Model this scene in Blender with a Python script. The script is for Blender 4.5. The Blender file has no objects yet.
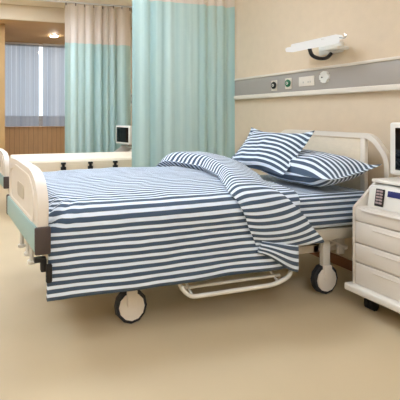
import bpy, bmesh, math, random
from mathutils import Vector, Matrix, noise
random.seed(7)
C = bpy.context.scene.collection
PI = math.pi

# ------------------------------------------------------------------ materials
def lin(c):
    r = []
    for v in c:
        v = v / 255.0
        r.append(v / 12.92 if v <= 0.04045 else ((v + 0.055) / 1.055) ** 2.4)
    return (r[0], r[1], r[2], 1.0)

def mat(name, col, rough=0.5, metal=0.0, var=0.0, scale=6.0, bump=0.0, bscale=60.0, stretch=None,
        coat=0.0, spec=0.5):
    m = bpy.data.materials.new(name); m.use_nodes = True
    nt = m.node_tree; b = nt.nodes['Principled BSDF']
    b.inputs['Roughness'].default_value = rough
    b.inputs['Metallic'].default_value = metal
    b.inputs['Specular IOR Level'].default_value = spec
    if coat:
        b.inputs['Coat Weight'].default_value = coat
    c = lin(col)
    tc = nt.nodes.new('ShaderNodeTexCoord')
    mp = nt.nodes.new('ShaderNodeMapping')
    if stretch: mp.inputs['Scale'].default_value = stretch
    nt.links.new(tc.outputs['Object'], mp.inputs['Vector'])
    n = nt.nodes.new('ShaderNodeTexNoise'); n.inputs['Scale'].default_value = scale
    n.inputs['Detail'].default_value = 5
    nt.links.new(mp.outputs['Vector'], n.inputs['Vector'])
    mx = nt.nodes.new('ShaderNodeMix'); mx.data_type = 'RGBA'
    v = var if var else 0.02
    mx.inputs['A'].default_value = tuple(min(1, k * (1 - v)) for k in c[:3]) + (1,)
    mx.inputs['B'].default_value = tuple(min(1, k * (1 + v)) for k in c[:3]) + (1,)
    nt.links.new(n.outputs['Fac'], mx.inputs['Factor'])
    nt.links.new(mx.outputs['Result'], b.inputs['Base Color'])
    if bump:
        n2 = nt.nodes.new('ShaderNodeTexNoise'); n2.inputs['Scale'].default_value = bscale
        nt.links.new(mp.outputs['Vector'], n2.inputs['Vector'])
        bp = nt.nodes.new('ShaderNodeBump'); bp.inputs['Strength'].default_value = bump
        bp.inputs['Distance'].default_value = 0.01
        nt.links.new(n2.outputs['Fac'], bp.inputs['Height'])
        nt.links.new(bp.outputs['Normal'], b.inputs['Normal'])
    return m

def emit(name, col, strength):
    m = bpy.data.materials.new(name); m.use_nodes = True
    nt = m.node_tree; nt.nodes.clear()
    o = nt.nodes.new('ShaderNodeOutputMaterial'); e = nt.nodes.new('ShaderNodeEmission')
    e.inputs['Color'].default_value = lin(col); e.inputs['Strength'].default_value = strength
    nt.links.new(e.outputs[0], o.inputs['Surface'])
    return m

def stripe_mat(name, navy=(66, 86, 108), white=(230, 242, 255), duty=0.55):
    """stripes run along U; V is metres across, one period = 1 unit of V"""
    m = bpy.data.materials.new(name); m.use_nodes = True
    nt = m.node_tree; b = nt.nodes['Principled BSDF']
    b.inputs['Roughness'].default_value = 0.85
    b.inputs['Sheen Weight'].default_value = 0.15
    uv = nt.nodes.new('ShaderNodeUVMap'); sp = nt.nodes.new('ShaderNodeSeparateXYZ')
    nt.links.new(uv.outputs['UV'], sp.inputs[0])
    fr = nt.nodes.new('ShaderNodeMath'); fr.operation = 'FRACT'
    nt.links.new(sp.outputs['Y'], fr.inputs[0])
    cr = nt.nodes.new('ShaderNodeValToRGB')
    e = cr.color_ramp.elements
    e[0].position = 0.0; e[0].color = lin(white)
    e[1].position = 0.04; e[1].color = lin(navy)
    a = e.new(duty); a.color = lin(navy)
    a = e.new(duty + 0.04); a.color = lin(white)
    nt.links.new(fr.outputs[0], cr.inputs['Fac'])
    nt.links.new(cr.outputs['Color'], b.inputs['Base Color'])
    tc = nt.nodes.new('ShaderNodeTexCoord')
    n2 = nt.nodes.new('ShaderNodeTexNoise'); n2.inputs['Scale'].default_value = 9; n2.inputs['Detail'].default_value = 4
    nt.links.new(tc.outputs['Object'], n2.inputs['Vector'])
    bp = nt.nodes.new('ShaderNodeBump'); bp.inputs['Strength'].default_value = 0.35; bp.inputs['Distance'].default_value = 0.02
    nt.links.new(n2.outputs['Fac'], bp.inputs['Height'])
    nt.links.new(bp.outputs['Normal'], b.inputs['Normal'])
    return m

M = {}
M['wall'] = mat('wall_paper', (224, 206, 180), 0.8, var=0.05, scale=14, bump=0.08, bscale=120)
M['wall2'] = mat('wall_plain', (222, 206, 180), 0.8, var=0.03)
M['ceil'] = mat('ceiling_paint', (238, 226, 206), 0.9)
M['fascia'] = mat('fascia_paint', (232, 216, 192), 0.8)
M['base'] = mat('baseboard_brown', (140, 92, 58), 0.5, var=0.1)
M['cream'] = mat('cream_plastic', (236, 227, 214), 0.4, var=0.02)
M['creamwood'] = mat('pale_laminate', (232, 218, 194), 0.45, var=0.08, scale=5, stretch=(1, 6, 14))
M['framecream'] = mat('frame_paint', (202, 192, 174), 0.45)
M['white'] = mat('white_plastic', (232, 230, 222), 0.35)
M['whitemetal'] = mat('white_painted_metal', (226, 222, 212), 0.35, metal=0.0)
M['greymetal'] = mat('grey_painted_metal', (176, 174, 166), 0.45)
M['aqua'] = mat('aqua_bumper', (164, 194, 190), 0.5, var=0.03)
M['dark'] = mat('dark_grey_rubber', (74, 62, 58), 0.6)
M['black'] = mat('black_plastic', (18, 16, 18), 0.4)
M['screen'] = mat('black_glass', (5, 5, 7), 0.08)
M['tyre'] = mat('black_tyre', (40, 40, 44), 0.7)
M['cab'] = mat('cabinet_laminate', (224, 216, 204), 0.4, var=0.03, scale=3, stretch=(1, 1, 10))
M['gap'] = mat('drawer_shadow_gap', (150, 138, 118), 0.7)
M['cab2'] = mat('cabinet_top_white', (238, 234, 224), 0.35)
M['grey'] = mat('anodised_grey', (172, 166, 158), 0.5, metal=0.1, var=0.03)
M['greytrim'] = mat('pale_trim', (232, 224, 210), 0.4)
M['green'] = mat('green_plastic', (34, 110, 74), 0.4)
M['navy'] = mat('navy_band', (38, 42, 104), 0.5)
M['key'] = mat('grey_keys', (170, 150, 150), 0.5)
M['bare'] = mat('cream_mattress_cover', (240, 228, 206), 0.6, var=0.03)
M['chrome'] = mat('chrome', (200, 200, 200), 0.15, metal=1.0)
M['frame_w'] = mat('window_frame_white', (225, 224, 226), 0.4)
M['stripe'] = stripe_mat('navy_white_stripe_cotton')
M['panel'] = emit('fill_panel_glow', (226, 238, 255), 30.0)  # glow of the added, unseen fill panels
M['down'] = emit('downlight_glow', (255, 246, 232), 240.0)
M['tube'] = emit('lamp_diffuser_glow', (255, 252, 246), .85)

def wood_planks(name, c1, c2, w, axis='X'):
    m = mat(name, c1, 0.5, var=0.15, scale=4, stretch=(8, 8, 1))
    nt = m.node_tree; b = nt.nodes['Principled BSDF']
    src = b.inputs['Base Color'].links[0].from_socket
    tc = nt.nodes.new('ShaderNodeTexCoord'); sp = nt.nodes.new('ShaderNodeSeparateXYZ')
    nt.links.new(tc.outputs['Object'], sp.inputs[0])
    d = nt.nodes.new('ShaderNodeMath'); d.operation = 'DIVIDE'; d.inputs[1].default_value = w
    nt.links.new(sp.outputs[axis], d.inputs[0])
    f = nt.nodes.new('ShaderNodeMath'); f.operation = 'FRACT'; nt.links.new(d.outputs[0], f.inputs[0])
    l = nt.nodes.new('ShaderNodeMath'); l.operation = 'LESS_THAN'; l.inputs[1].default_value = 0.08
    nt.links.new(f.outputs[0], l.inputs[0])
    mx = nt.nodes.new('ShaderNodeMix'); mx.data_type = 'RGBA'
    nt.links.new(l.outputs[0], mx.inputs['Factor'])
    nt.links.new(src, mx.inputs['A']); mx.inputs['B'].default_value = lin(c2)
    nt.links.new(mx.outputs['Result'], b.inputs['Base Color'])
    return m
M['planks'] = wood_planks('wood_planks', (200, 160, 116), (164, 126, 86), 0.10)
M['soffit'] = mat('soffit_wood', (216, 178, 128), 0.6, var=0.08, scale=3)
M['pillar'] = mat('tan_pillar', (196, 158, 106), 0.6, var=0.04)

def floor_mat():
    m = mat('floor_vinyl', (200, 181, 147), 0.4, var=0.06, scale=2.2, spec=0.4)
    nt = m.node_tree; b = nt.nodes['Principled BSDF']
    tc = nt.nodes.new('ShaderNodeTexCoord')
    n = nt.nodes.new('ShaderNodeTexNoise'); n.inputs['Scale'].default_value = 3.5; n.inputs['Detail'].default_value = 6
    nt.links.new(tc.outputs['Object'], n.inputs['Vector'])
    r = nt.nodes.new('ShaderNodeMapRange'); r.inputs['To Min'].default_value = 0.42; r.inputs['To Max'].default_value = 0.6
    nt.links.new(n.outputs['Fac'], r.inputs['Value']); nt.links.new(r.outputs[0], b.inputs['Roughness'])
    return m
M['floor'] = floor_mat()

def curtain_mat(name, c1, c2, alpha=1.0, trans=0.25, streak=12.0):
    m = bpy.data.materials.new(name); m.use_nodes = True
    nt = m.node_tree; b = nt.nodes['Principled BSDF']; out = nt.nodes['Material Output']
    b.inputs['Roughness'].default_value = 0.8
    tc = nt.nodes.new('ShaderNodeTexCoord'); mp = nt.nodes.new('ShaderNodeMapping')
    mp.inputs['Scale'].default_value = (streak, 1, 0.12)
    n = nt.nodes.new('ShaderNodeTexNoise'); n.inputs['Scale'].default_value = 1.0; n.inputs['Detail'].default_value = 3
    nt.links.new(tc.outputs['Object'], mp.inputs[0]); nt.links.new(mp.outputs[0], n.inputs['Vector'])
    cr = nt.nodes.new('ShaderNodeValToRGB')
    cr.color_ramp.elements[0].position = 0.35; cr.color_ramp.elements[0].color = lin(c1)
    cr.color_ramp.elements[1].position = 0.65; cr.color_ramp.elements[1].color = lin(c2)
    nt.links.new(n.outputs['Fac'], cr.inputs['Fac']); nt.links.new(cr.outputs['Color'], b.inputs['Base Color'])
    tr = nt.nodes.new('ShaderNodeBsdfTranslucent'); nt.links.new(cr.outputs['Color'], tr.inputs['Color'])
    mx = nt.nodes.new('ShaderNodeMixShader'); mx.inputs[0].default_value = trans
    nt.links.new(b.outputs[0], mx.inputs[1]); nt.links.new(tr.outputs[0], mx.inputs[2])
    last = mx
    if alpha < 1:
        tp = nt.nodes.new('ShaderNodeBsdfTransparent')
        m2 = nt.nodes.new('ShaderNodeMixShader'); m2.inputs[0].default_value = alpha
        nt.links.new(tp.outputs[0], m2.inputs[1]); nt.links.new(mx.outputs[0], m2.inputs[2]); last = m2
    nt.links.new(last.outputs[0], out.inputs['Surface'])
    return m
M['curtain'] = curtain_mat('aqua_curtain_cloth', (170, 202, 200), (200, 224, 220))
M['mesh'] = curtain_mat('beige_curtain_mesh', (228, 216, 204), (240, 230, 220), alpha=0.9)
M['blind'] = curtain_mat('sheer_grey_blind', (196, 206, 222), (226, 232, 240), alpha=0.6, trans=0.6, streak=9)
m = bpy.data.materials.new('window_glass'); m.use_nodes = True
b = m.node_tree.nodes['Principled BSDF']; b.inputs['Transmission Weight'].default_value = 1
b.inputs['Roughness'].default_value = 0.0; b.inputs['IOR'].default_value = 1.45
M['glass'] = m

# ------------------------------------------------------------------ helpers
def finish(name, bm, m, parent=None, smooth=None, loc=None, sharp=35):
    me = bpy.data.meshes.new(name); bmesh.ops.recalc_face_normals(bm, faces=bm.faces)
    bm.to_mesh(me); bm.free()
    me.materials.append(M[m] if isinstance(m, str) else m)
    for p in me.polygons: p.use_smooth = True
    me.set_sharp_from_angle(angle=math.radians(sharp))
    o = bpy.data.objects.new(name, me); C.objects.link(o)
    if parent: o.parent = parent
    if loc: o.location = loc
    return o

def tag(o, label, cat, group=None):
    o['label'] = label; o['category'] = cat
    if group: o['group'] = group
    return o

def thing(name, label, cat, loc=(0, 0, 0), rz=0, group=None):
    o = bpy.data.objects.new(name, None); C.objects.link(o); o.empty_display_size = 0.1
    o.location = loc; o.rotation_euler = (0, 0, rz)
    return tag(o, label, cat, group)

def box(bm, x0, x1, y0, y1, z0, z1, bev=0.0, seg=2, mtx=None):
    g = bmesh.ops.create_cube(bm, size=1.0)
    vs = g['verts']
    for v in vs:
        v.co = Vector(((x0 + x1) / 2 + v.co.x * (x1 - x0), (y0 + y1) / 2 + v.co.y * (y1 - y0), (z0 + z1) / 2 + v.co.z * (z1 - z0)))
    if mtx:
        for v in vs: v.co = mtx @ v.co
    if bev:
        es = list({e for v in vs for e in v.link_edges})
        bmesh.ops.bevel(bm, geom=es, offset=bev, segments=seg, profile=0.5, affect='EDGES')
    return bm

def B(): return bmesh.new()

def tube(bm, pts, r, n=10, closed=False, rad=None):
    """round tube along points; corners rounded by radius rad"""
    P = [Vector(p) for p in pts]
    if rad:
        Q = []
        N = len(P)
        for i, p in enumerate(P):
            if not closed and (i == 0 or i == N - 1): Q.append(p); continue
            a = P[i - 1]; c = P[(i + 1) % N]
            ra = min(rad, (a - p).length * .49, (c - p).length * .49)
            s = p + (a - p).normalized() * ra; e = p + (c - p).normalized() * ra
            for k in range(6):
                t = k / 5; Q.append(s * (1 - t) ** 2 + p * 2 * t * (1 - t) + e * t * t)
        P = Q
    rings = []; N = len(P); up = None
    for i, p in enumerate(P):
        if closed: d = (P[(i + 1) % N] - P[i - 1])
        else: d = P[min(i + 1, N - 1)] - P[max(i - 1, 0)]
        d.normalize()
        if up is None:
            up = Vector((0, 0, 1)) if abs(d.z) < .9 else Vector((1, 0, 0))
        s = d.cross(up); s.normalize(); up = s.cross(d); up.normalize()
        rings.append([bm.verts.new(p + (s * math.cos(2 * PI * k / n) + up * math.sin(2 * PI * k / n)) * r) for k in range(n)])
    for i in range(N if closed else N - 1):
        a, b_ = rings[i], rings[(i + 1) % N]
        for k in range(n): bm.faces.new((a[k], a[(k + 1) % n], b_[(k + 1) % n], b_[k]))
    if not closed:
        bm.faces.new(rings[0][::-1]); bm.faces.new(rings[-1])
    return bm

def cyl(bm, c, axis, r, h, n=24, bev=0.0, r2=None):
    """cylinder centred at c along axis 'X','Y','Z'"""
    g = bmesh.ops.create_cone(bm, cap_ends=True, segments=n, radius1=r, radius2=r if r2 is None else r2, depth=h)
    vs = g['verts']
    R = {'Z': Matrix.Identity(3), 'X': Matrix.Rotation(PI / 2, 3, 'Y'), 'Y': Matrix.Rotation(-PI / 2, 3, 'X')}[axis]
    for v in vs: v.co = R @ v.co + Vector(c)
    if bev:
        fs = [f for f in {f for v in vs for f in v.link_faces} if len(f.verts) > 4]
        es = list({e for f in fs for e in f.edges})
        bmesh.ops.bevel(bm, geom=es, offset=bev, segments=2, profile=.5, affect='EDGES')
    return bm

def prism(bm, poly, a0, a1, plane='YZ', bev=0.0, seg=2):
    """extrude 2D polygon; plane YZ extrudes along X from a0 to a1; XZ along Y"""
    def p3(p, a):
        if plane == 'YZ': return Vector((a, p[0], p[1]))
        if plane == 'XZ': return Vector((p[0], a, p[1]))
        return Vector((p[0], p[1], a))
    A = [bm.verts.new(p3(p, a0)) for p in poly]; Bv = [bm.verts.new(p3(p, a1)) for p in poly]
    fs = [bm.faces.new(A), bm.faces.new(Bv[::-1])]
    n = len(poly)
    for i in range(n): fs.append(bm.faces.new((A[i], Bv[i], Bv[(i + 1) % n], A[(i + 1) % n])))
    if bev:
        es = list({e for f in fs for e in f.edges})
        bmesh.ops.bevel(bm, geom=es, offset=bev, segments=seg, profile=.5, affect='EDGES')
    return bm

def round_poly(poly, rs, n=5):
    out = []
    N = len(poly)
    for i, p in enumerate(poly):
        p = Vector(p); a = Vector(poly[i - 1]); c = Vector(poly[(i + 1) % N]); r = rs[i] if isinstance(rs, (list, tuple)) else rs
        if r <= 0: out.append(tuple(p)); continue
        r = min(r, (a - p).length * .48, (c - p).length * .48)
        s = p + (a - p).normalized() * r; e = p + (c - p).normalized() * r
        for k in range(n + 1):
            t = k / n; out.append(tuple(s * (1 - t) ** 2 + p * 2 * t * (1 - t) + e * t * t))
    return out

def frame_prism(bm, outer, inner, a0, a1):
    """ring between two polygons of the same count, extruded along X"""
    n = len(outer)
    L = []
    for poly in (outer, inner):
        for a in (a0, a1):
            L.append([bm.verts.new((a, p[0], p[1])) for p in poly])
    o0, o1, i0, i1 = L
    for i in range(n):
        j = (i + 1) % n
        bm.faces.new((o0[i], o0[j], i0[j], i0[i])); bm.faces.new((o1[i], i1[i], i1[j], o1[j]))
        bm.faces.new((o0[i], o1[i], o1[j], o0[j])); bm.faces.new((i0[i], i0[j], i1[j], i1[i]))
    return bm

def struct(name, bm, m, parent=None):
    o = finish(name, bm, m, parent)
    if not parent: o['kind'] = 'structure'
    return o

def copy_tree(o, parent=None):
    c = o.copy(); C.objects.link(c); c.parent = parent
    for ch in list(o.children): copy_tree(ch, c)
    return c

# ------------------------------------------------------------------ room shell
XW = 2.63; XL = -3.0; YB = -1.6; YF = 8.9; ZC = 2.92
struct('floor', box(B(), XL - .1, XW + .1, YB - .1, YF + .1, -.1, 0), 'floor')
struct('ceiling', box(B(), XL - .1, XW + .1, YB - .1, YF + .1, ZC, ZC + .1), 'ceil')
struct('wall_right', box(B(), XW, XW + .12, YB, YF, 0, ZC), 'wall')
struct('wall_left', box(B(), XL - .12, XL, YB, YF, 0, ZC), 'wall2')
struct('wall_rear', box(B(), XL, XW, YB - .12, YB, 0, ZC), 'wall2')
struct('baseboard_right', box(B(), XW - .016, XW, YB + .02, YF - .05, 0, .075, .004), 'base')
struct('baseboard_left', box(B(), XL, XL + .016, YB + .02, YF - .05, 0, .075, .004), 'base')
# window wall: planked sill wall, side pieces, lintel
SILL = .886; SOF = 2.68; WX0 = -2.2; WX1 = 2.45
struct('wall_window_sill', box(B(), XL, XW, YF, YF + .14, 0, SILL), 'planks')
bm = B(); box(bm, XL, WX0, YF, YF + .14, SILL, SOF); box(bm, WX1, XW, YF, YF + .14, SILL, SOF)
box(bm, XL, XW, YF, YF + .14, SOF, ZC)
struct('wall_window_sides', bm, 'planks')
struct('trim_1', box(B(), WX0, WX1, YF - .03, YF + .1, SILL - .02, SILL + .005, .004), 'planks')
# lowered soffit over the window bay with its cream front face
SY = 6.75
struct('ceiling_soffit', box(B(), XL, XW, SY + .02, YF, SOF, SOF + .05), 'soffit')
struct('trim_2', box(B(), XL, XW, SY - .02, SY + .02, SOF - .004, ZC, .004), 'fascia')
# window posts and glass
w1 = struct('window_1', box(box(box(B(), WX0, WX0 + .06, YF + .02, YF + .1, SILL, SOF, .004), WX1 - .06, WX1, YF + .02, YF + .1, SILL, SOF, .004),
            WX0, WX1, YF + .02, YF + .1, SOF - .05, SOF, .004), 'frame_w')
for x in (-1.0, .1, 2.3):
    finish('mullion', box(B(), x - .045, x + .045, YF - .01, YF + .1, SILL + .006, SOF - .002, .006), 'frame_w', w1)
finish('pane', box(B(), WX0 + .06, WX1 - .06, YF + .055, YF + .061, SILL + .006, SOF - .05), 'glass', w1)
# pillar at left
struct('wall_pillar', box(B(), -.7, .405, 7.1, 7.5, 0, SOF - .002, .008), 'pillar')
# ground outside
o = struct('ground_outside', box(B(), -900, 900, YF + 1, 1500, -4.2, -4.0), mat('outside_ground', (96, 76, 60), .9, var=.2, scale=.2))

# sheer blinds
def blind(x0, x1, label):
    bm = B(); n = int((x1 - x0) / .09)
    for i in range(n):
        a = x0 + (x1 - x0) * i / n; b_ = x0 + (x1 - x0) * (i + 1) / n
        box(bm, a + .001, b_ - .001, YF - .062 - (i % 2) * .004, YF - .060 - (i % 2) * .004, SILL + .012, SOF - .04)
    o = finish('vertical_blind', bm, 'blind')
    finish('blind_rail', box(B(), x0, x1, YF - .085, YF - .04, SOF - .04, SOF - .004, .004), 'frame_w', o)
    return tag(o, label, 'blind')
blind(.16, 1.215, 'grey sheer vertical blind on the window left of the bright gap')
blind(1.30, 2.25, 'grey sheer vertical blind right of the bright gap, partly behind the aqua curtain')

# downlight in soffit, plus unseen square light panels added to brighten the ward
t = thing('downlight', 'small round white downlight recessed in the lowered wood ceiling by the window', 'ceiling light', (1.376, 7.889, SOF))
bm = B(); cyl(bm, (0, 0, -.006), 'Z', .082, .014, 28, .003); finish('trim_ring', bm, 'frame_w', t)
bm = B(); cyl(bm, (0, 0, -.017), 'Z', .066, .01, 28); finish('lamp_lens', bm, 'down', t)
first = None
for i, (x, y, pos) in enumerate([(.3, -.8, ''), (1.5, .1, ''), (-1.6, -.7, ''), (-1.1, 1.3, ''), (1.0, 2.9, ''), (-1.2, 3.2, ''), (1.1, 5.1, ''), (-.9, 5.1, ''), (.2, 5.7, '')]):
    if first is None:
        t = thing('fill_panel', 'unseen flat square light panel added at the ceiling to brighten the ward', 'ceiling light', (x, y, ZC), 0, 'added unseen fill light panels at the ceiling')
        finish('panel_frame', frame_prism(B(), [(-.32, -.32), (.32, -.32), (.32, .32), (-.32, .32)], [(-.29, -.29), (.29, -.29), (.29, .29), (-.29, .29)], -.03, 0), 'frame_w', t)
        t.children[0].rotation_euler = (0, -PI / 2, 0); t.children[0].location = (0, 0, -.031)
        finish('diffuser', box(B(), -.289, .289, -.289, .289, -.024, -.014), 'panel', t); first = t
    else:
        c = copy_tree(first); c.location = (x, y, ZC)
        if y < 1: c.scale = (.8, .8, 1)

# ------------------------------------------------------------------ curtains
def curtain(x0, x1, y, zb, zsplit, zt, per, amp, label, seed):
    rnd = random.Random(seed)
    nx = int((x1 - x0) / .012); ph = [rnd.uniform(0, 6) for _ in range(6)]
    def off(x, z):
        s = x - x0
        w = s + .05 * math.sin(s * 5.3 + ph[0]) + .03 * math.sin(s * 11 + ph[1])
        a = amp * (.75 + .35 * math.sin(s * 4.1 + ph[2]))
        drop = (zt - z) / (zt - zb)
        a *= (.75 + .35 * drop)
        v = math.sin(2 * PI * w / per + .25 * drop * math.sin(s * 7 + ph[3]))
        return a * v + .25 * a * math.sin(4 * PI * w / per + ph[4]) + .012 * math.sin(s * 31 + ph[5])
    def sheet(z0, z1, nz):
        bm = B(); g = []
        for i in range(nx + 1):
            x = x0 + (x1 - x0) * i / nx
            g.append([bm.verts.new((x, y + off(x, z0 + (z1 - z0) * k / nz), z0 + (z1 - z0) * k / nz)) for k in range(nz + 1)])
        for i in range(nx):
            for k in range(nz):
                bm.faces.new((g[i][k], g[i + 1][k], g[i + 1][k + 1], g[i][k + 1]))
        return bm
    t = thing('privacy_curtain', label, 'curtain', (0, 0, 0))
    finish('curtain_cloth', sheet(zb, zsplit, 14), 'curtain', t, sharp=180)
    h = finish('curtain_mesh', sheet(zsplit, zt, 5), 'mesh', t, sharp=180); h['label'] = 'beige open mesh header'
    nh = int((x1 - x0) / per)
    for k in range(nh + 1):
        hx = x0 + .02 + (x1 - x0 - .04) * k / nh
        finish('hook', box(B(), hx - .007, hx + .007, y + off(hx, zt) - .006, y + off(hx, zt) + .006, zt - .03, zt + .012, .002), 'dark', t)
    return t
curtain(1.455, 2.585, 3.8, .12, 2.29, 2.88, .155, .035, 'wide aqua privacy curtain hanging right behind the striped bed', 3)
curtain(1.265, 2.375, 6.3, .12, 2.27, 2.88, .15, .04, 'far aqua privacy curtain with beige mesh top behind the bare bed', 5)
for y, lab in ((3.8, 'white curtain track on the ceiling behind the striped bed'), (6.3, 'white curtain track on the ceiling behind the bare bed')):
    tag(finish('curtain_track', box(B(), -.3, 2.62, y - .015, y + .015, ZC - .03, ZC - .001, .004), 'frame_w'), lab, 'curtain track')

# ------------------------------------------------------------------ wall service rail
t = thing('medical_wall_rail', 'long grey bedhead service rail with pale edges fixed along the right wall', 'wall rail', (XW, 0, 0))
R0, R1 = -.6, 8.6
finish('grey_channel', box(B(), -.035, 0, R0, R1, 1.345, 1.508, .003), 'grey', t)
for z0, z1, d in ((1.506, 1.527, .048), (1.308, 1.347, .05)):
    finish('pale_edge', box(B(), -d, 0, R0, R1, z0, z1, .006), 'greytrim', t)['label'] = 'pale raised edge strip'
def gas(y, z, ring):
    finish('outlet_plate', box(B(), -.045, -.035, y - .033, y + .04, z - .05, z + .045, .004), 'greytrim', t)
    o = finish('gas_outlet', cyl(cyl(B(), (-.049, y, z), 'X', .031, .008, 28, .002), (-.055, y, z), 'X', .022, .006, 24, .002), ring, t)
    finish('outlet_core', cyl(B(), (-.059, y, z), 'X', .013, .004, 20), 'white', o)
    finish('outlet_pin', cyl(B(), (-.062, y, z), 'X', .005, .003, 12), 'black', o)
for dy in (0, 4.0):
    gas(3.165 + dy, 1.417, 'black'); gas(2.985 + dy, 1.423, 'green')
    finish('socket_plate', box(B(), -.043, -.035, 2.70 + dy, 2.865 + dy, 1.385, 1.465, .004), 'greytrim', t)
    for yy in (2.735, 2.757, 2.81): finish('socket_hole', box(B(), -.0445, -.043, yy + dy, yy + .006 + dy, 1.41, 1.425), 'greymetal', t)
    d = finish('call_button', cyl(B(), (-.044, 2.592 + dy, 1.443), 'X', .041, .018, 32, .005), 'white', t)
    finish('button_dot', cyl(B(), (-.055, 2.607 + dy, 1.441), 'X', .005, .006, 10), 'black', d)

# ------------------------------------------------------------------ wall lamp
t = thing('wall_lamp', 'white twin bar reading lamp on the wall above the striped bed', 'lamp', (XW, 2.55, 1.67))
def lamp_bar(y0, y1, x, z, w, h):
    return box(B(), x - w / 2, x + w / 2, y0, y1, z - h / 2, z + h / 2, min(w, h) * .4, 3)
o = finish('lamp_tube', lamp_bar(-.20, .25, -.15, .04, .075, .032), 'tube', t)
o = finish('lamp_tube', lamp_bar(-.25, .21, -.235, .0, .08, .036), 'tube', t)
for yy in (-.13, .15): finish('tube_bridge', box(B(), -.24, -.14, yy, yy + .03, 0.0, .03, .004), 'white', t)
finish('back_plate', box(B(), -.03, 0, -.10, .12, -.05, .03, .01), 'white', t)
finish('swivel_arm', tube(B(), [(-.02, .0, -.045), (-.06, .0, -.085), (-.13, .0, -.095), (-.2, .01, -.07), (-.21, .02, -.01)], .014, 10, rad=.05), 'black', t)
finish('arm_cover', box(B(), -.13, -.02, -.16, -.02, -.04, -.015, .008), 'white', t)
finish('pull_hook', tube(B(), [(-.15, -.19, .035), (-.15, -.24, .02), (-.15, -.26, .035), (-.15, -.24, .05)], .004, 8, rad=.02), 'chrome', t)

# ------------------------------------------------------------------ beds
def caster(parent, x, y, side, zs):
    """side -1: face towards -Y"""
    c = finish('caster', box(B(), x - .028, x + .028, y - .012, y + .022, .12, zs, .006), 'whitemetal', parent)
    bm = B(); cyl(bm, (x, y + .012, .095), 'Y', .094, .04, 12, .008)
    finish('tyre', bm, 'tyre', c)['label'] = 'black tyre'
    bm = B(); cyl(bm, (x, y + side * .010, .095), 'Y', .075, .012, 12, .004)
    box(bm, x - .03, x + .03, y + side * .014 - .012, y + side * .014 + .012, .1, .19, .008)
    finish('wheel_cover', bm, 'cream', c)
    return c

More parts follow.
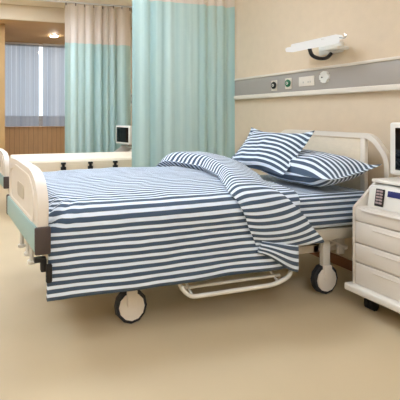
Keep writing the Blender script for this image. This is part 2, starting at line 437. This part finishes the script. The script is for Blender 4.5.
def bed(label, dy, dz, siderail):
    t = thing('hospital_bed', label, 'bed', (0, dy, 0))
    # footboard, slightly askew
    F = bpy.data.objects.new('footboard', None)
    NEAR = Vector((.262, 1.95)); FAR = Vector((.186, 2.80)); L = (FAR - NEAR).length
    ang = math.atan2(FAR.y - NEAR.y, FAR.x - NEAR.x) - PI / 2
    mt = Matrix.Translation((NEAR.x, NEAR.y, dz)) @ Matrix.Rotation(ang, 4, 'Z')
    poly = [(0, .56), (0, .745), (.055, .825), (.17, .868), (.7 * L, .878), (L - .03, .866), (L, .83), (L, .56)]
    poly = round_poly(poly, [0, .08, .06, .08, .1, .04, .03, 0])
    bm = B(); prism(bm, poly, 0, .054, 'YZ', .012, 3)
    # recessed field on the outer face
    for v in bm.verts: pass
    bm.transform(mt); f = finish('footboard', bm, 'cream', t)
    ip = round_poly([(.085, .63), (.085, .75), (.18, .822), (.7 * L, .835), (L - .09, .80), (L - .09, .63)], .05)
    op = round_poly([(.07, .615), (.07, .757), (.175, .836), (.7 * L, .85), (L - .07, .81), (L - .07, .615)], .05)
    bm = B(); frame_prism(bm, op, ip, -.006, .004); bm.transform(mt); finish('rim_moulding', bm, 'cream', f)
    bm = B(); prism(bm, round_poly([(.33, .68), (.33, .76), (.52, .76), (.52, .68)], .03), -.004, .004, 'YZ'); bm.transform(mt)
    finish('grip_recess', bm, 'framecream', f)
    bm = B(); box(bm, -.014, .056, .0, L, .49, .612, .008); bm.transform(mt)
    o = finish('bumper_bar', bm, 'aqua', f); o['label'] = 'aqua bumper bar'
    for s0, s1 in ((-.016, .004), (L - .02, L + .02)):
        bm = B(); box(bm, -.016, .062, s0, s1, .485, .617, .008); bm.transform(mt)
        finish('corner_block', bm, 'dark', f)['label'] = 'dark rubber corner block'
    # cranks under the footboard
    for k, (s, lz) in enumerate(((.62, .27), (.79, .3), (.95, .3))):
        px = (.29, .285, .265)[k]; py = (2.42, 2.57, 2.74)[k]
        if not siderail:
            bm = B(); tube(bm, [(px, py, .49), (px, py, .40), (px, py, .29)], .014, 10)
            cyl(bm, (px, py, .288), 'Z', .026, .02, 14, .004); cyl(bm, (px, py, .475), 'Z', .028, .03, 14)
            finish('crank', bm, 'whitemetal', t)
    if not siderail:
        bm = B(); box(bm, .25, .31, 1.985, 2.02, .432, .456, .006); box(bm, .282, .312, 1.985, 2.02, .385, .45, .006)
        finish('crank_grip', bm, 'black', t)
        bm = B(); box(bm, .304, .336, 1.965, 1.985, .335, .43, .01); finish('buffer', bm, 'black', t)
    # deck and frame
    fr = B()
    box(fr, .33, 2.46, 2.07, 2.11, .36 + dz, .43 + dz, .008); box(fr, .33, 2.46, 2.85, 2.89, .36 + dz, .43 + dz, .008)
    box(fr, .33, .38, 2.11, 2.85, .36 + dz, .43 + dz, .008); box(fr, 2.41, 2.46, 2.11, 2.85, .36 + dz, .43 + dz, .008)
    box(fr, .38, 2.41, 2.11, 2.85, .40 + dz, .428 + dz)
    finish('bed_frame', fr, 'framecream', t)
    if not siderail:
        u = B()
        box(u, .6, 2.3, 2.2, 2.25, .24, .29, .006); box(u, .6, 2.3, 2.75, 2.8, .24, .29, .006)
        box(u, .76, .81, 2.2, 2.8, .24, .29, .006); box(u, 2.10, 2.15, 2.2, 2.8, .24, .29, .006)
        finish('under_frame', u, 'cream', t)
        for y in (2.16, 2.8):
            l = B()
            tube(l, [(2.05, y, .40), (2.33, y, .27)], .016, 8); tube(l, [(2.12, y, .27), (2.42, y, .38)], .014, 8)
            box(l, 2.26, 2.31, y - .012, y + .012, .23, .40, .006)
            finish('lift_linkage', l, 'cream', t)
    zs = .37 + dz
    for x in (.80, 2.128):
        caster(t, x, 2.125, -1, zs); caster(t, x, 2.845, 1, zs)
    # headboard
    X0, X1 = 2.465, 2.50
    outer = [(1.97, .40), (1.97, .88), (2.085, 1.025), (2.915, 1.025), (3.03, .88), (3.03, .40)]
    inner = [(2.0, .43), (2.0, .868), (2.10, .992), (2.90, .992), (3.0, .868), (3.0, .43)]
    outer = round_poly(outer, [.02, .05, .06, .06, .05, .02]); inner = round_poly(inner, [.02, .05, .06, .06, .05, .02])
    bm = B(); frame_prism(bm, outer, inner, X0, X1)
    bm.transform(Matrix.Translation((0, 0, dz)))
    h = finish('headboard', bm, 'cream', t)
    bm = B(); box(bm, X0 + .008, X1 - .008, 2.17, 2.83, .45 + dz, .985 + dz, .006); finish('headboard_panel', bm, 'creamwood', h)
    for y in (2.14, 2.83):
        bm = B(); box(bm, X0 + .002, X1 - .002, y, y + .035, .42 + dz, 1.0 + dz, .004); finish('panel_post', bm, 'cream', h)
    bm = B(); box(bm, X0 - .05, X0 + .01, 2.12, 2.88, .36 + dz, .425 + dz, .006); finish('mount_bar', bm, 'framecream', h)
    return t

b1 = bed('near hospital bed with cream boards and aqua bumper under the striped duvet', 0, 0, False)
# lowered side guard (white tubes) beneath the duvet hem
g = finish('side_guard', tube(B(), [(1.03, 2.07, .30), (1.03, 2.0, .23), (1.08, 1.985, .168), (1.63, 1.985, .172), (1.755, 1.985, .22), (1.77, 2.07, .32)], .012, 10, rad=.06), 'whitemetal', b1)
g['label'] = 'lowered white tube side guard'
finish('guard_tube', tube(B(), [(1.05, 2.035, .198), (1.70, 2.035, .202)], .009, 8), 'whitemetal', g)
for x in (1.1, 1.66):
    finish('guard_tube', tube(B(), [(x, 1.99, .172), (x, 2.09, .235), (x, 2.09, .36)], .008, 8), 'whitemetal', g)

DY2 = 2.68; DZ2 = -.15
b2 = bed('far hospital bed in a low position with cream side board and no bedding', DY2, DZ2, True)
sr = finish('side_board', box(B(), .335, 2.44, 2.035, 2.065, .455, .602, .008), 'creamwood', b2)
for i, x in enumerate((.555, .93, 1.255, 1.565, 1.87, 2.18)):
    bm = B(); box(bm, x - .028, x + .028, 2.005, 2.037, .568, .592, .004); box(bm, x - .016, x + .016, 2.012, 2.037, .54, .57, .004)
    box(bm, x - .03, x + .03, 2.005, 2.037, .505, .542, .005)
    finish('clip', bm, 'black', sr)['label'] = 'black board clip'

def cushion_block(x0, x1, y0, y1, z0, z1, r, name, m, uvper=None):
    bm = B(); box(bm, x0, x1, y0, y1, z0, z1, r, 5)
    o = finish(name, bm, m, sharp=60)
    if uvper:
        me = o.data; uv = me.uv_layers.new(name='UVMap')
        for p in me.polygons:
            n = p.normal
            for li in p.loop_indices:
                co = me.vertices[me.loops[li].vertex_index].co
                # across-bed arc length: side drop + top run
                d = (co.y - y0) + (z1 - co.z) * (-1 if co.y < (y0 + y1) / 2 else 1)
                uv.data[li].uv = (co.x, d / uvper)
    return o
m2 = cushion_block(.37, 2.43, 2.075 + DY2, 2.83 + DY2, .30, .625, .03, 'mattress', 'bare')
tag(m2, 'bare cream mattress on the far bed', 'mattress')
PER = .037
m1 = cushion_block(.37, 2.445, 2.06, 2.93, .433, .652, .05, 'mattress', 'stripe', PER)
tag(m1, 'navy and white striped mattress on the near bed', 'mattress')

# ------------------------------------------------------------------ duvet
def fbm(x, y, z=0): return noise.noise(Vector((x, y, z)))
def smooth(t): t = max(0, min(1, t)); return t * t * (3 - 2 * t)

# path across the bed, param = arc length from near hem
def cross(zh=.235, y_near=2.0, ztop=.715, y_far=3.0, r=.075, zfar=.33):
    pts = [(y_near, zh)]
    z = zh; nz = 16
    for i in range(1, nz + 1): pts.append((y_near, zh + (ztop - .045 - r - zh) * i / nz))
    zc = ztop - .045 - r
    for i in range(1, 9):
        a = PI / 2 * i / 8; pts.append((y_near + r * (1 - math.cos(a)), zc + r * math.sin(a)))
    y = y_near + r; n = 30
    for i in range(1, n + 1):
        t = i / n; pts.append((y + (y_far - r - y) * t, ztop - .045 + .045 * math.sin(t * PI / 2)))
    for i in range(1, 9):
        a = PI / 2 * i / 8; pts.append((y_far - r + r * math.sin(a), ztop - r + r * math.cos(a)))
    for i in range(1, 11): pts.append((y_far, ztop - r - (ztop - r - zfar) * i / 10))
    arc = [0]
    for a, b_ in zip(pts, pts[1:]): arc.append(arc[-1] + math.hypot(a[0] - b_[0], a[1] - b_[1]))
    nor = []
    for i in range(len(pts)):
        a = pts[max(0, i - 1)]; b_ = pts[min(len(pts) - 1, i + 1)]
        d = Vector((b_[0] - a[0], b_[1] - a[1])).normalized(); nor.append((-d.y, d.x))
    return pts, arc, nor
PTS, ARC, NOR = cross()

def grid_mesh(name, fn, nu, nv, thick, parent=None, closed_u=False):
    """fn(i,j)->(co, u, v)"""
    me = bpy.data.meshes.new(name)
    V = []; U = []
    for i in range(nu):
        for j in range(nv):
            co, u, v = fn(i, j); V.append(co); U.append((u, v))
    F = []
    cu = nu if closed_u else nu - 1
    for i in range(cu):
        for j in range(nv - 1):
            a = i * nv + j; b_ = ((i + 1) % nu) * nv + j
            F.append((a, a + 1, b_ + 1, b_))
    me.from_pydata(V, [], F)
    uv = me.uv_layers.new(name='UVMap')
    for p in me.polygons:
        p.use_smooth = True
        for li in p.loop_indices: uv.data[li].uv = U[me.loops[li].vertex_index]
    me.materials.append(M['stripe'])
    o = bpy.data.objects.new(name, me); C.objects.link(o)
    if parent: o.parent = parent
    if thick:
        s = o.modifiers.new('Solid', 'SOLIDIFY'); s.thickness = thick; s.offset = -1; s.use_even_offset = False
    return o

X0D, X1D = .325, 1.84
nu = 90
def duv(i, j):
    u = i / (nu - 1); y, z = PTS[j]; ny, nz = NOR[j]
    side = 1 - smooth((ARC[j] - .2) / .35)           # 1 on the near drop
    xl = X0D - .012 * side * smooth(1 - ARC[j] / .4)
    xr = X1D - .065 * side
    x = xl + (xr - xl) * u
    top = 1 - side if z > .5 else 0
    w = .010 * fbm(x * 3, ARC[j] * 4) + .004 * fbm(x * 9 + 4, ARC[j] * 9)
    w += side * .006 * math.sin(x * 9 + 1.2 * math.sin(x * 4))
    edge = smooth(u / .06)
    w += -.03 * (1 - edge) * (1 if z > .6 else .2)
    # wrinkles at the foot corner on top
    if z > .5:
        k_ = smooth((z - .5) / .14)
        d = math.hypot(x - X0D - .02, (ARC[j] - .5))
        w += k_ * .008 * math.sin((x - ARC[j]) * 70) * math.exp(-(d / .12) ** 2)
        w += k_ * .012 * math.sin(PI * min(1, (x - X0D) / 1.5))
    co = (x, y + ny * w, z + nz * w)
    slope = (.006 + .022 * u) * max(0, 1 - (z - .235) / .3) if ARC[j] < .5 else 0
    return (co[0], co[1], co[2] + slope), x, (ARC[j] + .012 * fbm(x * 2, 7) ) / PER + .1
_cache = {}
def duv_uv(i, j):
    if i not in _cache:
        pts = [duv(i, k)[0] for k in range(len(PTS))]; acc = [0]
        for a, b_ in zip(pts, pts[1:]): acc.append(acc[-1] + math.hypot(a[1] - b_[1], a[2] - b_[2]))
        _cache[i] = acc
    co, u, v = duv(i, j)
    return co, u, (_cache[i][j] + .004 * fbm(co[0] * 2, 7)) / PER + .1
duvet = grid_mesh('duvet', duv_uv, nu, len(PTS), .022)
tag(duvet, 'navy and white striped duvet spread over the near bed and turned back', 'duvet')

# turned back fold
zh_arc = .385 - .235
def interp(tab, s):
    for (a, va), (b_, vb) in zip(tab, tab[1:]):
        if s <= b_: t = smooth(max(0, (s - a) / (b_ - a))) ; t2 = max(0, (s - a) / (b_ - a)); t = .5 * t + .5 * t2; return va + (vb - va) * t
    return tab[-1][1]
A_sh = ARC[16]          # shoulder start
def arc_of_y(yy): return ARC[24] + (yy - PTS[24][0])
LEFT = [(zh_arc, 1.50), (.32, 1.42), (.45, 1.355), (arc_of_y(2.15), 1.40), (arc_of_y(2.4), 1.50), (arc_of_y(2.65), 1.53), (arc_of_y(2.85), 1.45), (arc_of_y(3.0), 1.355), (ARC[-1], 1.34)]
RIGHT = [(zh_arc, 1.975), (.30, 1.83), (.45, 1.665), (arc_of_y(2.15), 1.70), (arc_of_y(2.4), 1.80), (arc_of_y(2.7), 1.90), (arc_of_y(3.0), 1.97), (ARC[-1], 1.97)]
THK = [(zh_arc, .045), (.3, .06), (.45, .07), (arc_of_y(2.2), .09), (arc_of_y(2.6), .12), (arc_of_y(2.9), .13), (arc_of_y(3.0), .135), (ARC[-1], .10)]
NR = 44; NVF = 110
sv0, sv1 = zh_arc, ARC[-1] - .12
def at(s):
    for k in range(len(ARC) - 1):
        if s <= ARC[k + 1]:
            t = (s - ARC[k]) / (ARC[k + 1] - ARC[k]); a, b_ = PTS[k], PTS[k + 1]; na, nb = NOR[k], NOR[k + 1]
            return a[0] + (b_[0] - a[0]) * t, a[1] + (b_[1] - a[1]) * t, na[0] + (nb[0] - na[0]) * t, na[1] + (nb[1] - na[1]) * t
    return PTS[-1] + NOR[-1]
FARC = []
_p = None
for _j in range(NVF):
    _s = sv0 + (sv1 - sv0) * _j / (NVF - 1)
    _y, _z, _ny, _nz = at(_s); _w = .014 + interp(THK, _s) * .8 * min(1, .35 + _j / 10.0)
    _q = (_y + _ny * _w, _z + _nz * _w)
    FARC.append(0 if _p is None else FARC[-1] + math.hypot(_q[0] - _p[0], _q[1] - _p[1])); _p = _q
def fold(i, j):
    s = sv0 + (sv1 - sv0) * j / (NVF - 1)
    y, z, ny, nz = at(s); l = interp(LEFT, s); r = interp(RIGHT, s); T = interp(THK, s)
    # closed loop around the section: top from right to left, then under
    a = 2 * PI * i / NR
    cxp = math.cos(a); sz = math.sin(a)
    u = .5 + .5 * (abs(cxp) ** .75) * (1 if cxp > 0 else -1)
    prof = (1 - abs(2 * min(.5, u * .9) - 1) ** 2.2) ** .5 if u < .5 else 1
    h = (max(0, 1 - ((.22 - u) / .22) ** 2)) ** .5 if u < .22 else 1 - .50 * ((u - .22) / .78) ** 2.2
    taper = min(1, .35 + j / 10.0) * min(1, .3 + (NVF - 1 - j) / 8.0)
    up = T * h * taper
    x = l + (r - l) * u
    base = .014
    topside = sz >= 0
    w = base + (up + .006 * fbm(x * 5, s * 4, 2) if topside else (.006 if u > .12 else .006 + .0 * up))
    if z > .6 and x > 1.86: w -= .03 * smooth((x - 1.86) / .2)
    if u <= .001: w = base + T * .45 * taper
    if not topside and u < .15: w = base + T * .45 * taper * (1 - u / .15)
    if topside and u < .3: w = max(w, base + T * .45 * taper)
    d = FARC[j] + (0 if topside else .02) + (u - .5) * (-.03) + .02 * math.sin(u * PI) * smooth((.55 - s) / .4)
    return (x, y + ny * w, z + nz * w), x, d / PER + .35
fl = grid_mesh('turned_back_fold', fold, NR, NVF, 0, duvet, closed_u=True)
# cap the ends
bm = bmesh.new(); bm.from_mesh(fl.data)
bmesh.ops.holes_fill(bm, edges=[e for e in bm.edges if e.is_boundary], sides=0)
bmesh.ops.recalc_face_normals(bm, faces=bm.faces)
bm.to_mesh(fl.data); bm.free()
for p in fl.data.polygons: p.use_smooth = True

# inner corner of the fold hanging lower at the near side
NC = 26; MC = 18
def corner(i, j):
    a = 2 * PI * i / NC; t = j / (MC - 1)
    # t runs along from left (x 1.535) to right (x 1.84); section is an ellipse from top edge to lower edge
    xt = 1.52 + .25 * t; zt_ = .44 - .05 * t
    xb = 1.495 + .27 * t; zb_ = .372 - .125 * smooth(t * .9 + .05) - .01 * t
    q = .5 + .5 * math.cos(a)
    x = xb + (xt - xb) * q; z = zb_ + (zt_ - zb_) * q
    th_ = .024 * abs(math.sin(a)) ** .8 * (1 if math.sin(a) > 0 else -1) * (.25 + .75 * math.sin(PI * min(1, .08 + t * .9)))
    return (x, 1.962 - th_ - .008 * fbm(x * 8, z * 8), z), t, (q * .13) / PER + .2
co = grid_mesh('inner_corner', corner, NC, MC, 0, duvet, closed_u=True)
bm = bmesh.new(); bm.from_mesh(co.data)
bmesh.ops.holes_fill(bm, edges=[e for e in bm.edges if e.is_boundary], sides=0)
bmesh.ops.recalc_face_normals(bm, faces=bm.faces); bm.to_mesh(co.data); bm.free()
for p in co.data.polygons: p.use_smooth = True

# ------------------------------------------------------------------ pillows
def pillow(name, W, H, T, per, mtx, label, curve=0.0, sag=.08, seed=0, phase=0.0):
    """W along local Y, H along local X, T thickness; stripes run along W"""
    N = 48; me = bpy.data.meshes.new(name); V = []; U = []; F = []; idx = {}
    def vert(i, j, s):
        a = -1 + 2 * i / N; c = -1 + 2 * j / N
        fa = max(0, 1 - abs(a * 1.07) ** 2.6) if abs(a * 1.07) < 1 else 0
        fc = max(0, 1 - abs(c * 1.10) ** 2.4) if abs(c * 1.10) < 1 else 0
        h = (fa * fc) ** .62
        # concave sides, pointed corners
        px = a * H / 2 * (1 - sag * (1 - c * c) * abs(a) ** 3) ; py = c * W / 2 * (1 - .06 * (1 - a * a) * abs(c) ** 3)
        z = s * (T / 2 * h + .002)
        if h > 0: z += .010 * fbm(px * 7 + seed, py * 7, s) * h ** .5 + .006 * fbm(px * 17 + seed, py * 15, s) * h
        z += .022 * (abs(a) * abs(c)) ** 3
        if i in (0, N) or j in (0, N):
            s = 0
        k = (i, j, s)
        if k in idx: return idx[k]
        idx[k] = len(V); V.append(mtx @ Vector((px, py, z)))
        d = px + curve * (c * c) + .012 * fbm(px * 4, py * 4, seed)
        U.append((py, d / per + phase)); return idx[k]
    for s in (1, -1):
        for i in range(N):
            for j in range(N):
                f = (vert(i, j, s), vert(i + 1, j, s), vert(i + 1, j + 1, s), vert(i, j + 1, s))
                F.append(f if s > 0 else f[::-1])
    me.from_pydata(V, [], F); uv = me.uv_layers.new(name='UVMap')
    for p in me.polygons:
        p.use_smooth = True
        for li in p.loop_indices: uv.data[li].uv = U[me.loops[li].vertex_index]
    me.materials.append(M['stripe'])
    o = bpy.data.objects.new(name, me); C.objects.link(o)
    return tag(o, label, 'pillow', 'striped pillows on the near bed')
def frame(center, xdir, ydir):
    x = Vector(xdir).normalized(); y = Vector(ydir); y = (y - y.dot(x) * x).normalized(); z = x.cross(y)
    return Matrix(((x.x, y.x, z.x, center[0]), (x.y, y.y, z.y, center[1]), (x.z, y.z, z.z, center[2]), (0, 0, 0, 1)))
pillow('pillow', .76, .44, .21, PER, frame((2.21, 2.365, .780), (.42, 0.03, .07), (0.02, 1, .03)),
       'striped pillow lying flat against the headboard, its tip pointing right', 0.05, seed=3, phase=.2)
pillow('pillow', .63, .42, .15, PER, frame((2.083, 2.63, .874), (.27, .02, .28), (0.0, 1, .09)),
       'striped pillow propped up and leaning over the other pillow, nearest the curtain', .03, sag=.17, seed=11)

# ------------------------------------------------------------------ bedside cabinet
def cabinet(label, loc, zs=1.0):
    t = thing('bedside_cabinet', label, 'cabinet', loc, math.radians(3.0))
    # local frame: x depth (0 front .. .46), y 0 far .. -.46 near
    W = .47
    side = [(0, .145), (0, .60), (.178, .742), (.47, .742), (.47, .145)]
    bm = B(); prism(bm, side, -.018, 0, 'XZ', .004); prism(bm, side, -W, -W + .018, 'XZ', .004)
    box(bm, .45, .47, -W + .018, -.018, .145, .742); box(bm, .01, .45, -W + .018, -.018, .585, .603)
    box(bm, .01, .45, -W + .018, -.018, .145, .165)
    finish('body', bm, 'cab', t)
    finish('worktop', box(B(), .165, .475, -W - .006, .006, .738, .758, .006), 'cab2', t)
    for k, (z0, z1) in enumerate(((.525, .600), (.398, .519), (.283, .392), (.150, .277))):
        d = finish('drawer', box(B(), -.004, .42, -W + .012, -.022, z0, z1, .004), 'cab', t)
        if k:
            finish('drawer_pull', box(B(), -.008, .0, -W + .12, -.13, z1 - .034, z1 - .024, .004), 'cab', d)
        else:
            finish('front_lip', box(B(), -.012, .0, -W + .06, -.06, z1 - .016, z1 - .004, .004), 'cab', d)
    finish('plinth', box(B(), -.045, .485, -W - .02, .02, .105, .147, .01, 3), 'cab2', t)
    for x in (.08, .42):
        for y in (-.06, -W + .06):
            c = finish('caster', box(B(), x - .012, x + .03, y - .016, y + .016, .05, .106, .004), 'black', t)
            finish('wheel', cyl(cyl(B(), (x, y - .015, .034), 'Y', .034, .02, 20, .004), (x, y + .015, .034), 'Y', .034, .02, 20, .004), 'black', c)
    if zs != 1:
        t.scale = (1, 1, zs)
    return t
CX, CY = 2.136, 1.935
cab1 = cabinet('cream bedside cabinet on casters with drawers, beside the striped bed', (CX, CY, 0))
cab2 = cabinet('low cream bedside cabinet partly visible beyond the bare bed', (2.0, 6.22, 0), .87)

def monitor(label, loc, rz=3, sc=1):
    t = thing('monitor', label, 'monitor', loc, math.radians(rz))
    t.scale = (sc, sc, sc)
    W = .40
    bm = B(); box(bm, .0, .06, -W, 0, .04, .345, .012, 3)
    # tapered rear housing
    g = B(); box(g, .055, .20, -W + .02, -.02, .05, .335, .01)
    for v in g.verts:
        if v.co.x > .15: v.co.y = -W / 2 + (v.co.y + W / 2) * .8; v.co.z = .19 + (v.co.z - .19) * .8
    me = bpy.data.meshes.new('tmp'); g.to_mesh(me); g.free(); bm.from_mesh(me); bpy.data.meshes.remove(me)
    finish('casing', bm, 'white', t)
    finish('screen', box(B(), -.003, .01, -W + .03, -.035, .07, .315, .003), 'screen', t)
    finish('stand', box(box(B(), .04, .16, -W + .1, -.1, .0, .018, .006), .07, .12, -W + .15, -.15, .01, .06, .004), 'greymetal', t)
    return t
monitor('white monitor with a dark screen on the nearer bedside cabinet, cut by the frame', (2.32, 1.85, .758))
monitor('small white monitor, dark screen, on the low cabinet by the far curtain', (2.05, 6.15, .758 * .87), 16, .93)

# control unit in the cabinet's top shelf
t = thing('control_unit', 'white control box with black keypad and navy band in the cabinet shelf', 'control box', (2.21, 1.905, .6035), math.radians(3))
prof = [(0, 0), (.022, .125), (.2, .125), (.2, 0)]
bm = B(); prism(bm, prof, -.42, -.004, 'XZ', .004); finish('housing', bm, 'white', t)
rot = Matrix.Rotation(math.atan2(.022, .125), 4, 'Y')
k = B(); box(k, -.008, .004, -.100, -.050, .014, .115, .003); k.transform(rot); kp = finish('keypad', k, 'black', t)
k = B()
for r in range(5):
    for c in range(2): box(k, -.012, -.007, -.094 + c * .020, -.078 + c * .020, .028 + r * .017, .039 + r * .017, .001)
k.transform(rot); finish('keys', k, 'key', kp)
k = B(); box(k, -.004, .004, -.41, -.118, .078, .112, .001); k.transform(rot); finish('navy_band', k, 'navy', t)

# ------------------------------------------------------------------ world, camera
w = bpy.data.worlds.new('world'); bpy.context.scene.world = w; w.use_nodes = True
bg = w.node_tree.nodes['Background']; bg.inputs['Color'].default_value = lin((202, 213, 224)); bg.inputs['Strength'].default_value = 3.0

cx, V1, V2 = 100., -20., 1507.
f = math.sqrt((cx - V1) * (V2 - cx)); th = math.atan((cx - V1) / f)
cam = bpy.data.cameras.new('camera'); co_ = bpy.data.objects.new('camera', cam); C.objects.link(co_)
cam.sensor_fit = 'HORIZONTAL'; cam.sensor_width = 36; cam.lens = f / 400 * 36
cam.shift_x = (200 - cx) / 400.; cam.shift_y = -(200 - 114.5) / 400.
cam.clip_start = .05
co_.location = (0, 0, 1.15); co_.rotation_euler = (PI / 2, 0, -th)
sc = bpy.context.scene; sc.camera = co_
vs = sc.view_settings; vs.view_transform = 'Standard'; vs.look = 'None'; vs.exposure = 0.0; vs.gamma = 1.0
vs.use_curve_mapping = False
sc.cycles.max_bounces = 8; sc.cycles.diffuse_bounces = 5
